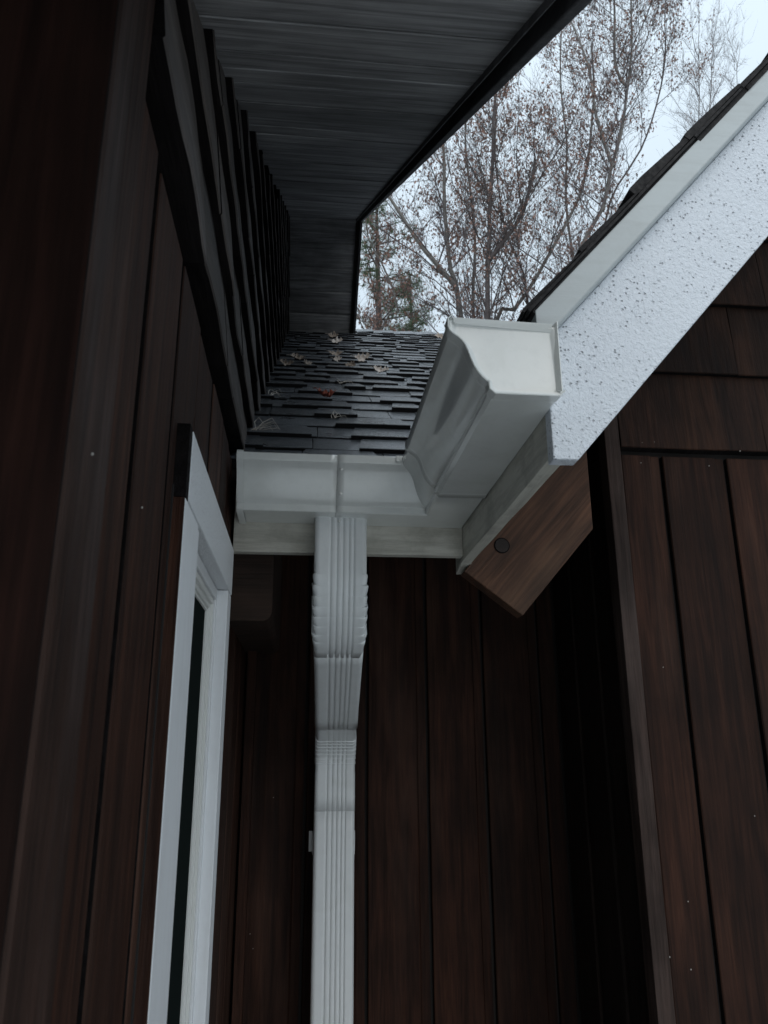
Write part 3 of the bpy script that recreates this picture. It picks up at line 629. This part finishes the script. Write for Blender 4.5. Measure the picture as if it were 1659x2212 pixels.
# centre line: vertical at Yc0, arc, slope, arc, vertical at Yc1
Yc0, Yc1 = 1.37 + DD/2, 1.902 + DD/2
nv = Vector((math.sin(SL), math.cos(SL)))                    # from front face to back on the slope
c_in = Vector((1.46, .178)) + nv * DD/2                      # centre of slope at first station
t0 = (Yc0 - c_in.x) / sl.x; I0 = c_in + sl * t0              # intersections with the verticals
t1 = (Yc1 - c_in.x) / sl.x; I1 = c_in + sl * t1
TA = R(90) - SL
def arc(I, R_, up):
    tl = R_ * math.tan(TA / 2)
    if up:   # vertical -> slope ; centre lies on the +y side
        cen = Vector((I.x + R_, I.y + tl)); return tl, [(cen.x - R_*math.cos(a), cen.y - R_*math.sin(a), R(90) - a) for a in [TA * i / 32 for i in range(33)]]
    s0 = I - sl * tl; cen = s0 - nv * R_; res = []
    for i in range(43):
        ang = SL + TA * i / 42; res.append((cen.x + R_*math.sin(ang), cen.y + R_*math.cos(ang), ang))
    return tl, res
tl0, a0 = arc(I0, .125, True); tl1, a1 = arc(I1, .106, False)
rings = []
for z in (.4035, .402, .395, .37, .34, a0[0][1] + .004): rings.append(ring(px(1.4), Yc0, z, R(90), section(DW + (.001 if z > .398 else 0), DD)))
NP = 8
def arc_at(A_, t):
    q = t * (len(A_) - 1); i = min(int(q), len(A_) - 2); g_ = q - i
    return [lerp(A_[i][k], A_[i+1][k], g_) for k in range(3)]
for k in range(NP):
    for t, saw in ((0, 0), (.04, .8), (.12, 1), (.45, .72), (.8, .3), (1, 0)):
        T_ = .12 + .86 * (k + t) / NP; y, z, an = arc_at(a0, T_); env = 1 if 0 < k < NP - 1 else .7; o_ = []
        for a, b in section(DW, DD, .9):
            side = min(1, max(0, (abs(a) - .033 - .006 * (1 - saw)) / .007)); back = min(1, max(0, (b + .01) / .03))
            o_.append((a + math.copysign((.0030 + .0008 * math.sin(k * 2.3)) * saw * side * env, a), b + .004 * saw * back * env - .0010 * saw * side * (1 - back)))
        rings.append(ring(px(y), y, z, an, o_))
e0 = Vector((a0[-1][0], a0[-1][1]))
for tt in (.006, .03): rings.append(ring(px(e0.x), e0.x + sl.x*tt, e0.y + sl.y*tt, SL, section(DW - .0004, DD - .0004, 1.0)))
s = MB(); s.sweep(rings, True, False); s.build('elbow', M['spout'], ds, smooth=True, sharp=50, solid=.0008, label='upper elbow with scalloped crimped sides')
pe = Vector((1.800, .178 - .34 * math.tan(SL))) + nv * DD/2
rings = []; Lp = (pe - (e0 + sl * .018)).length
for i in range(9):
    q = e0 + sl * (.018 + Lp * i / 8); rings.append(ring(px(q.x), q.x, q.y, SL, section(DW - .0009 + .001 * (i > 6), DD - .0009 + .003 * (i == 8) + .001 * (i > 6), 1.05)))
s = MB(); s.sweep(rings, True, False); s.build('slanted_pipe', M['spout'], ds, smooth=True, sharp=50, solid=.0008, label='slanted ribbed length between the elbows')
rings = []
st = Vector((a1[0][0], a1[0][1]))
for tt in (-.10, -.06, -.02, -.003):
    q = st + sl * tt; rings.append(ring(px(q.x), q.x, q.y, SL, section(DW - .004, DD - .0045, .25)))
for k in range(7):
    for t, saw in ((0, 0), (.5, .12), (.74, .25), (.80, 1), (.97, 1.0), (1, 0)):
        f_ = (k + t) / 7; y, z, an = arc_at(a1, f_ * .82); o_ = []; amp = 1 if k < 5 else .5
        for a, b in section(DW - .0035 + .001 * f_, lerp(DD - .0045, DD - .002, f_), .3 + .5 * f_):
            fr = min(1, max(0, (.012 - b) / .03)); sd_ = min(1, max(0, (abs(a) - .036) / .008))
            o_.append((a + math.copysign(.0016 * saw * sd_, a), b - .0024 * saw * fr * amp))
        rings.append(ring(px(y), y, z, an, o_))
for f_ in (.9, 1):
    y, z, an = arc_at(a1, f_); rings.append(ring(px(y), y, z, an, section(DW - .0025, DD - .002, .8)))
ez = a1[-1][1]
for dz, k in ((.004, 0), (.02, 0), (.05, .0), (.085, 0)): rings.append(ring(px(Yc1), Yc1, ez - dz, R(90), section(DW - .0016, DD - .0012, 1.0)))
s = MB(); s.sweep(rings, True, False); s.build('elbow', M['spout'], ds, smooth=True, sharp=50, solid=.0008, label='lower elbow with fine pleats across its face')
rings = [ring(px(Yc1) + nz(z*2)*.0006, Yc1, z, R(90), section(DW - .0019, DD - .0015, 1.05)) for z in [lerp(ez - .06, GZ + .08, i / 20) for i in range(21)]]
s = MB(); s.sweep(rings, True, False); s.build('straight_pipe', M['spout'], ds, smooth=True, sharp=50, solid=.0008)
rivet(ds, (.0590, 1.3700, .3945), (0, -1, -.1), .0030, 'screw', 'screw')
rivet(ds, (px(1.74) + DW/2, 1.745, .102), (1, -.2, 0), .0028, 'screw', 'screw'); rivet(ds, (px(1.74) - DW/2, 1.745, .102), (-1, -.2, 0), .0024, 'screw', 'screw')
rivet(ds, (X1 + DW/2 - .001, 1.925, ez - .055), (1, -.3, 0), .0030, 'screw', 'screw'); rivet(ds, (X1 - DW/2 + .001, 1.925, ez - .055), (-1, -.3, 0), .0024, 'screw', 'screw')
s = MB()
for zz in (-.185 , ):
    q = [(X1 - DW/2 - .009, 1.9995), (X1 - DW/2 - .009, 1.9985), (X1 - DW/2 - .0015, 1.9985), (X1 - DW/2 - .0015, 1.935), (X1 - DW/2 - .0005, 1.935), (X1 - DW/2 - .0005, 1.9985), (X1 + DW/2 + .0005, 1.9985), (X1 + DW/2 + .0005, 1.935), (X1 + DW/2 + .0015, 1.935), (X1 + DW/2 + .0015, 1.9985), (X1 + DW/2 + .006, 1.9985), (X1 + DW/2 + .006, 1.9995)]
    s.prism([(a, b, zz) for a, b in q], (0, 0, -.045))
s.build('strap', M['spout'], ds)

# ------------------------------------------------------------------ fallen leaves and needles on the low roof
def oak(name, x, y, size, rot, curl, mt, label, up=.008, lean=0.0, seed=0):
    """lobed, curled oak leaf with a stalk, lying on the lower roof slope"""
    r = random.Random(seed + 3); s = MB(); N = 22; rows = []
    for i in range(N + 1):
        t = i / N; w = (.06 + .30 * math.sin(math.pi * min(1, t * 1.02)) ** .8) * (0.25 + .75 * abs(math.cos(t * math.pi * 3.5 + seed)) ** .7) if i else .02
        if i == N: w = .05
        w *= r.uniform(.6, 1.25); sk = r.uniform(-.06, .06) * size; row = []
        for j in (-2, -1, 0, 1, 2):
            a = (t - .5) * size; b = w * size * j / 2
            h = curl * size * (abs(t - .5) * 2) ** 2 * .55 + curl * size * (j / 2) ** 2 * w * 1.3 + nz(t * 5 + seed, j * .9) * size * .09
            row.append((a, b + sk + .08 * size * math.sin(t * 5 + seed), h))
        rows.append(row)
    R_ = Matrix.Rotation(rot, 3, 'Z') @ Matrix.Rotation(lean, 3, 'X')
    cy = Matrix.Rotation(math.atan(.667), 3, 'X')
    base = Vector((x, y, roofz(y) + .016))
    size_k = .47
    f = lambda p: base + cy @ (R_ @ (Vector(p) * size_k) + Vector((0, 0, up)))
    s.sweep([[f(p) for p in row] for row in rows], False)
    s.tube([f((-.5 * size, 0, curl * size * .55)), f((-.62 * size, .03 * size, curl * size * .7)), f((-.75 * size, .02 * size, curl * size * .6))], .0008, 4)
    o = s.build(name, M[mt], None, smooth=True, sharp=80, solid=.0006)
    return tag(o, label, 'leaf', 'dry oak leaves lying on the low roof')
oak('oak_leaf', .045, 1.965, .105, .15, .75, 'leaf_rust', 'curled rusty red oak leaf lowest on the roof, above the gutter', .012, .1, 1)
oak('oak_leaf', .252, 2.545, .125, -.35, .25, 'leaf_pale', 'long pale oak leaf at the right end of the middle cluster', .010, .5, 2)
oak('oak_leaf', .200, 2.800, .13, .1, .35, 'leaf_pale', 'pale jagged oak leaf just above the long pale one', .018, .9, 3)
oak('oak_leaf', .098, 2.735, .085, .5, .5, 'leaf_pale', 'small twisted white oak leaf in the middle of the roof', .015, .8, 4)
oak('oak_leaf', .150, 2.640, .09, -.55, .3, 'leaf_tan', 'thin folded oak leaf trailing towards the long pale one', .010, .9, 5)
oak('oak_leaf', -.018, 2.575, .075, .9, .9, 'leaf_pale', 'upcurled pale oak leaf standing near the shake wall', .012, .7, 6)
oak('oak_leaf', -.050, 2.770, .12, .2, .4, 'leaf_tan', 'tan flat oak leaf against the shake wall, upper one of two', .010, .5, 7)
oak('oak_leaf', -.085, 2.610, .11, -.2, .35, 'leaf_tan', 'brown crumpled oak leaf in the corner of roof and shake wall', .010, .6, 8)
oak('oak_leaf', .105, 2.985, .12, -.1, .3, 'leaf_tan', 'dull tan oak leaf alone above the middle cluster', .008, .6, 9)
oak('oak_leaf', .125, 3.470, .13, 0, .3, 'leaf_pale', 'pale oak leaf in the upper half of the roof', .010, .6, 10)
oak('oak_leaf', .110, 3.700, .12, .3, .6, 'leaf_tan', 'curled tan oak leaf just above the upper pale leaf', .010, .7, 11)
oak('oak_leaf', .030, 4.130, .11, 0, .3, 'leaf_pale', 'small pale oak leaf right below the ridge near the gable soffit', .012, .6, 12)
oak('oak_leaf', .735, 3.950, .17, 0, .25, 'leaf_tan', 'faint tan oak leaf by the ridge beside the gutter end', .012, .6, 13)
def needles(x, y, n, ln, seed, label, lift=.02):
    r = random.Random(seed); s = MB(); b = Vector((x, y, roofz(y) + .016))
    for i in range(n):
        a = r.uniform(.2, 1.9); e = r.uniform(.2, .9); q = ln * r.uniform(.6, 1.1); o = Vector((r.uniform(-.008, .008), r.uniform(-.008, .008), 0))
        d1 = Vector((math.cos(a) * .8, .4 * math.sin(a), e)).normalized()
        s.tube([b + o, b + o + d1 * q * .5, b + o + d1 * q * .8 + Vector((q * .2, 0, 0)), b + o + d1 * q * .75 + Vector((q * .45, 0, -q * .3))], [.0009, .0009, .0007, .0004], 4)
    return tag(s.build('pine_needles', M['straw'], None), label, 'pine needles', 'pine needles caught on the low roof')
needles(.062, 1.765, 5, .035, 2, 'small tuft of dry pine needles below the rusty leaf')
needles(.095, 2.28, 3, .04, 3, 'few dry pine needles above the rusty leaf')
needles(-.118, 1.60, 9, .055, 4, 'largest tuft of dry pine needles at the wall foot by the gutter')
needles(-.110, 2.02, 4, .04, 6, 'thin dry pine needles against the shake wall')

# ------------------------------------------------------------------ trees beyond the ridge
def tree(name, trunk, r0, r1, seed, label, bark='bark_grey', leaf='oak_leaf', nleaf=1.0, zmin=5.0, limbs=28, spread=1.0, lmax=2.6, extra=(), group='bare oaks with dry leaves behind the house', cat='tree', leafsize=.062):
    r = random.Random(seed); pts = [Vector(p) for p in trunk]
    base = Vector((pts[0].x - (pts[1].x - pts[0].x) * .4, pts[0].y, GZ)); pts = [base, base.lerp(pts[0], .5) + Vector((.05, 0, 0))] + pts
    root = tag(empty(name, base), label, cat, group)
    def spline(P, step=.35):
        out = []
        for i in range(len(P) - 1):
            n_ = max(2, int((P[i+1] - P[i]).length / step))
            p0 = P[max(i-1, 0)]; p3 = P[min(i+2, len(P)-1)]
            for k in range(n_):
                t = k / n_; out.append(0.5 * ((2*P[i]) + (P[i+1]-p0)*t + (2*p0 - 5*P[i] + 4*P[i+1] - p3)*t*t + (3*P[i] - p0 - 3*P[i+1] + p3)*t**3))
        return out + [P[-1]]
    def radii(L, a, b): return [lerp(a, b, (i / (len(L) - 1)) ** .8) for i in range(len(L))]
    tr = MB(); tw = MB(); lf = MB(); main = []
    T = spline(pts); rad = radii(T, r0 * .8, r1 * .55); tr.tube([p + Vector((nz(p.z*.7, seed)*.05, 0, 0)) for p in T], rad, 8); main.append((T, rad))
    for e in extra:
        E = spline([Vector(p) for p in e]); q = radii(E, r1 * 1.5, r1 * .6); tr.tube(E, q, 6); main.append((E, q))
    def leafat(p, n_):
        for _ in range(n_):
            o = p + Vector((r.gauss(0, .05), r.gauss(0, .05), r.gauss(-.04, .06))); s_ = leafsize * r.uniform(.6, 1.25)
            a = Vector((r.gauss(0, .5), r.gauss(0, .5), -1)).normalized(); u = a.cross(Vector((r.gauss(0,1), r.gauss(0,1), .2))).normalized(); w = a.cross(u) * r.uniform(-.3, .3)
            lf.add([o, o + a*s_*.3 + u*s_*.26 + w*s_, o + a*s_*.42 + u*s_*.1, o + a*s_*.62 + u*s_*.34, o + a*s_*.72 + u*s_*.09, o + a*s_*1.0, o + a*s_*.7 - u*s_*.08 + w*s_, o + a*s_*.6 - u*s_*.32 + w*s_, o + a*s_*.42 - u*s_*.1, o + a*s_*.28 - u*s_*.25],
                   [(0,1,2,8,9), (2,3,4,6,7,8), (4,5,6)])
    def grow(p, d, ln, rr, lvl):
        n_ = 6 if lvl < 2 else 4; P = [p]; dd = d.copy()
        for i in range(n_):
            dd = (dd + Vector((r.gauss(0, .13), r.gauss(0, .13), r.gauss(.07, .07)))).normalized(); P.append(P[-1] + dd * ln / n_)
        rs = [lerp(rr, rr * .35, i / n_) for i in range(n_ + 1)]
        tw.tube(P, rs, 4 if lvl < 2 else 3, False)
        if lvl == 2:
            if r.random() < .27 * nleaf:
                for q in r.sample(P[1:], 2): leafat(q, r.randint(2, 6))
            return
        for k in range(7 if lvl == 0 else 6):
            i = r.randint(1, n_); side = Vector((r.gauss(0, 1), r.gauss(0, .7), r.gauss(.15, .5))).normalized()
            nd = (dd * .8 + side * .62).normalized(); grow(P[i], nd, ln * r.uniform(.38, .6), max(rs[i] * .5, .0028), lvl + 1)
    for T, rad in main:
        idx = [i for i, p in enumerate(T) if p.z > zmin]
        if not idx: continue
        cnt = int(limbs * (1 if T is main[0][0] else .4))
        for k in range(cnt):
            i = idx[int((k + r.random()) / cnt * len(idx)) % len(idx)]; p = T[i]; a = r.uniform(0, 2*math.pi)
            d = Vector((math.cos(a) * spread, math.sin(a) * .7, r.uniform(.8, 1.9))).normalized()
            top = (i / len(T)); grow(p + Vector((nz(p.z*.7, seed)*.05, 0, 0)), d, lerp(lmax, lmax * .45, top) * r.uniform(.6, 1.1), max(rad[i] * r.uniform(.25, .42), .008), 0)
    tr.build('trunk', M[bark], root, smooth=True, sharp=80); tw.build('crown', M['twig' if bark != 'bark_dark' else 'bark_dark'], root)
    if lf.v: tag(lf.build('leaves', M[leaf], root))
    return root
tree('oak_tree', [(2.38,11,6.7),(2.24,11,7.48),(2.17,11,8.68),(2.18,11,9.85),(2.13,11,10.48),(2.2,11,12.2)], .11, .03, 1, 'pale grey oak trunk leaning away from the gable corner', 'bark_grey', extra=(((2.3,11,7.2),(1.7,11,8.0),(1.25,11,8.8),(.9,11,9.1)),))
tree('oak_tree', [(2.55,10,6.12),(2.65,10,7.36),(2.74,10,8.55),(2.81,10,9.6),(2.98,10,11.04)], .10, .03, 2, 'straight dark oak trunk nearest the middle of the gap between the roofs', 'bark_dark', extra=(((2.62,10,7.0),(3.2,10,7.9),(3.45,10,8.9)),))
tree('oak_tree', [(2.96,12.5,7.68),(3.02,12.5,8.96),(3.02,12.5,9.79),(2.92,12.5,11.23),(3.0,12.5,13)], .08, .03, 3, 'slim oak standing close behind the straight dark trunk', 'bark_grey', limbs=22)
tree('oak_tree', [(3.16,12,7.0),(3.54,12,7.42),(4.04,12,8.21),(4.69,12,9.37),(5.1,12,10.4),(5.4,12,12.19),(5.5,12,13.6)], .09, .03, 4, 'oak with a strongly leaning trunk rising towards the wing roof', 'bark_grey', limbs=27)
tree('oak_tree', [(3.93,10.5,6.49),(4.36,10.5,7.84),(4.71,10.5,8.48),(4.9,10.5,9.19),(5.15,10.5,9.97),(5.38,10.5,11.0),(5.56,10.5,12.13),(5.62,10.5,13.0),(5.7,10.5,14.2)], .10, .022, 5, 'tallest grey oak forking high against the open sky', 'bark_grey', extra=(((5.38,10.5,11.0),(5.19,10.5,11.42),(5.31,10.5,12.97),(5.3,10.5,14)),((4.95,10.5,9.3),(4.75,10.5,10.3),(4.7,10.5,11.4),(4.4,10.5,12.6))), nleaf=.7, limbs=34)
tree('oak_tree', [(3.66,11.5,7.17),(3.38,11.5,8.49),(3.28,11.5,9.2),(3.23,11.5,10.1),(3.3,11.5,11.6)], .06, .02, 6, 'thin dark oak crossing the leaning trunk', 'bark_dark', limbs=22)
tree('oak_tree', [(5.14,13,8.33),(5.07,13,10.03),(5.15,13,11.86),(5.2,13,14.15),(5.36,13,15.91)], .08, .02, 7, 'tall slender oak rising behind the forked one', 'bark_grey', nleaf=.8, zmin=7, limbs=28)
tree('oak_tree', [(4.69,10.8,6.94),(4.87,10.8,8.48),(5.15,10.8,9.2),(5.63,10.8,9.97),(6.15,10.8,11.37),(6.47,10.8,13.45)], .05, .018, 8, 'dark slender oak branching beside the wing roof edge', 'bark_dark', limbs=22, nleaf=.8)
tree('oak_tree', [(1.14,12,6.75),(1.49,12,7.25),(1.19,12,8.23),(.97,12,8.73),(.9,12,9.6)], .07, .02, 9, 'bushy oak with the densest brown leaves by the gable soffit', 'bark_grey', limbs=22, nleaf=1.4, lmax=2.0)
G2 = 'leafless trees beyond the oaks'
tree('bare_tree', [(8.32,14,11.66),(8.76,14,13.74),(8.97,14,15.21),(9.05,14,16.0)], .07, .012, 11, 'leafless tree top reaching nearest the forked oak', 'bark_grey', nleaf=.12, zmin=9, limbs=24, spread=.55, group=G2)
tree('bare_tree', [(9.23,15,12.51),(9.81,15,15.53),(10,15,16.73),(10.1,15,17.2)], .07, .012, 12, 'leafless tree top in the middle of the open sky', 'bark_grey', nleaf=0, zmin=11, limbs=22, spread=.55, group=G2)
tree('bare_tree', [(10.81,15.5,14.53),(10.94,15.5,16.5),(11.03,15.5,17.4)], .06, .012, 13, 'leafless tree top touching the wing roof shingles', 'bark_grey', nleaf=0, zmin=11, limbs=20, spread=.55, group=G2)
# pine behind the soffit corner
def pine(base, h, seed, label):
    r = random.Random(seed); b = Vector(base); root = tag(empty('pine_tree', b), label, 'pine tree')
    t = MB(); t.tube([b, b + Vector((.1, 0, h * .5)), b + Vector((0, 0, h))], [.16, .1, .02], 8); t.build('trunk', M['bark_dark'], root, smooth=True, sharp=80)
    br = MB(); nd = MB()
    for k in range(64):
        z = lerp(h * .35, h * .98, k / 64); a = r.uniform(0, 6.28); L = lerp(2.4, .4, (z / h - .35) / .65) * r.uniform(.7, 1.1)
        d = Vector((math.cos(a), math.sin(a), .15)); p = b + Vector((0, 0, z)); P = [p, p + d * L * .5, p + d * L + Vector((0, 0, L * .12))]; br.tube(P, [.02, .012, .004], 4, False)
        for q in range(11):
            tt = r.uniform(.25, 1); c = p + d * L * tt + Vector((r.gauss(0, .12), r.gauss(0, .12), r.gauss(.04, .08)))
            for _ in range(17):
                v = Vector((r.gauss(0, 1), r.gauss(0, 1), r.gauss(.3, .8))).normalized(); u = v.cross(Vector((.3, .5, 1))).normalized() * .005; e = c + v * r.uniform(.12, .24); nd.add([c - u, c + u, e], [(0, 1, 2)])
    br.build('branches', M['bark_dark'], root); nd.build('crown', M['pine_needle'], root)
pine((1.25, 13.5, GZ), 12.6, 3, 'green pine showing between the gable soffit and the oaks')
pine((2.35, 16.5, GZ), 12.6, 5, 'farther green pine half hidden by the pale grey oak')
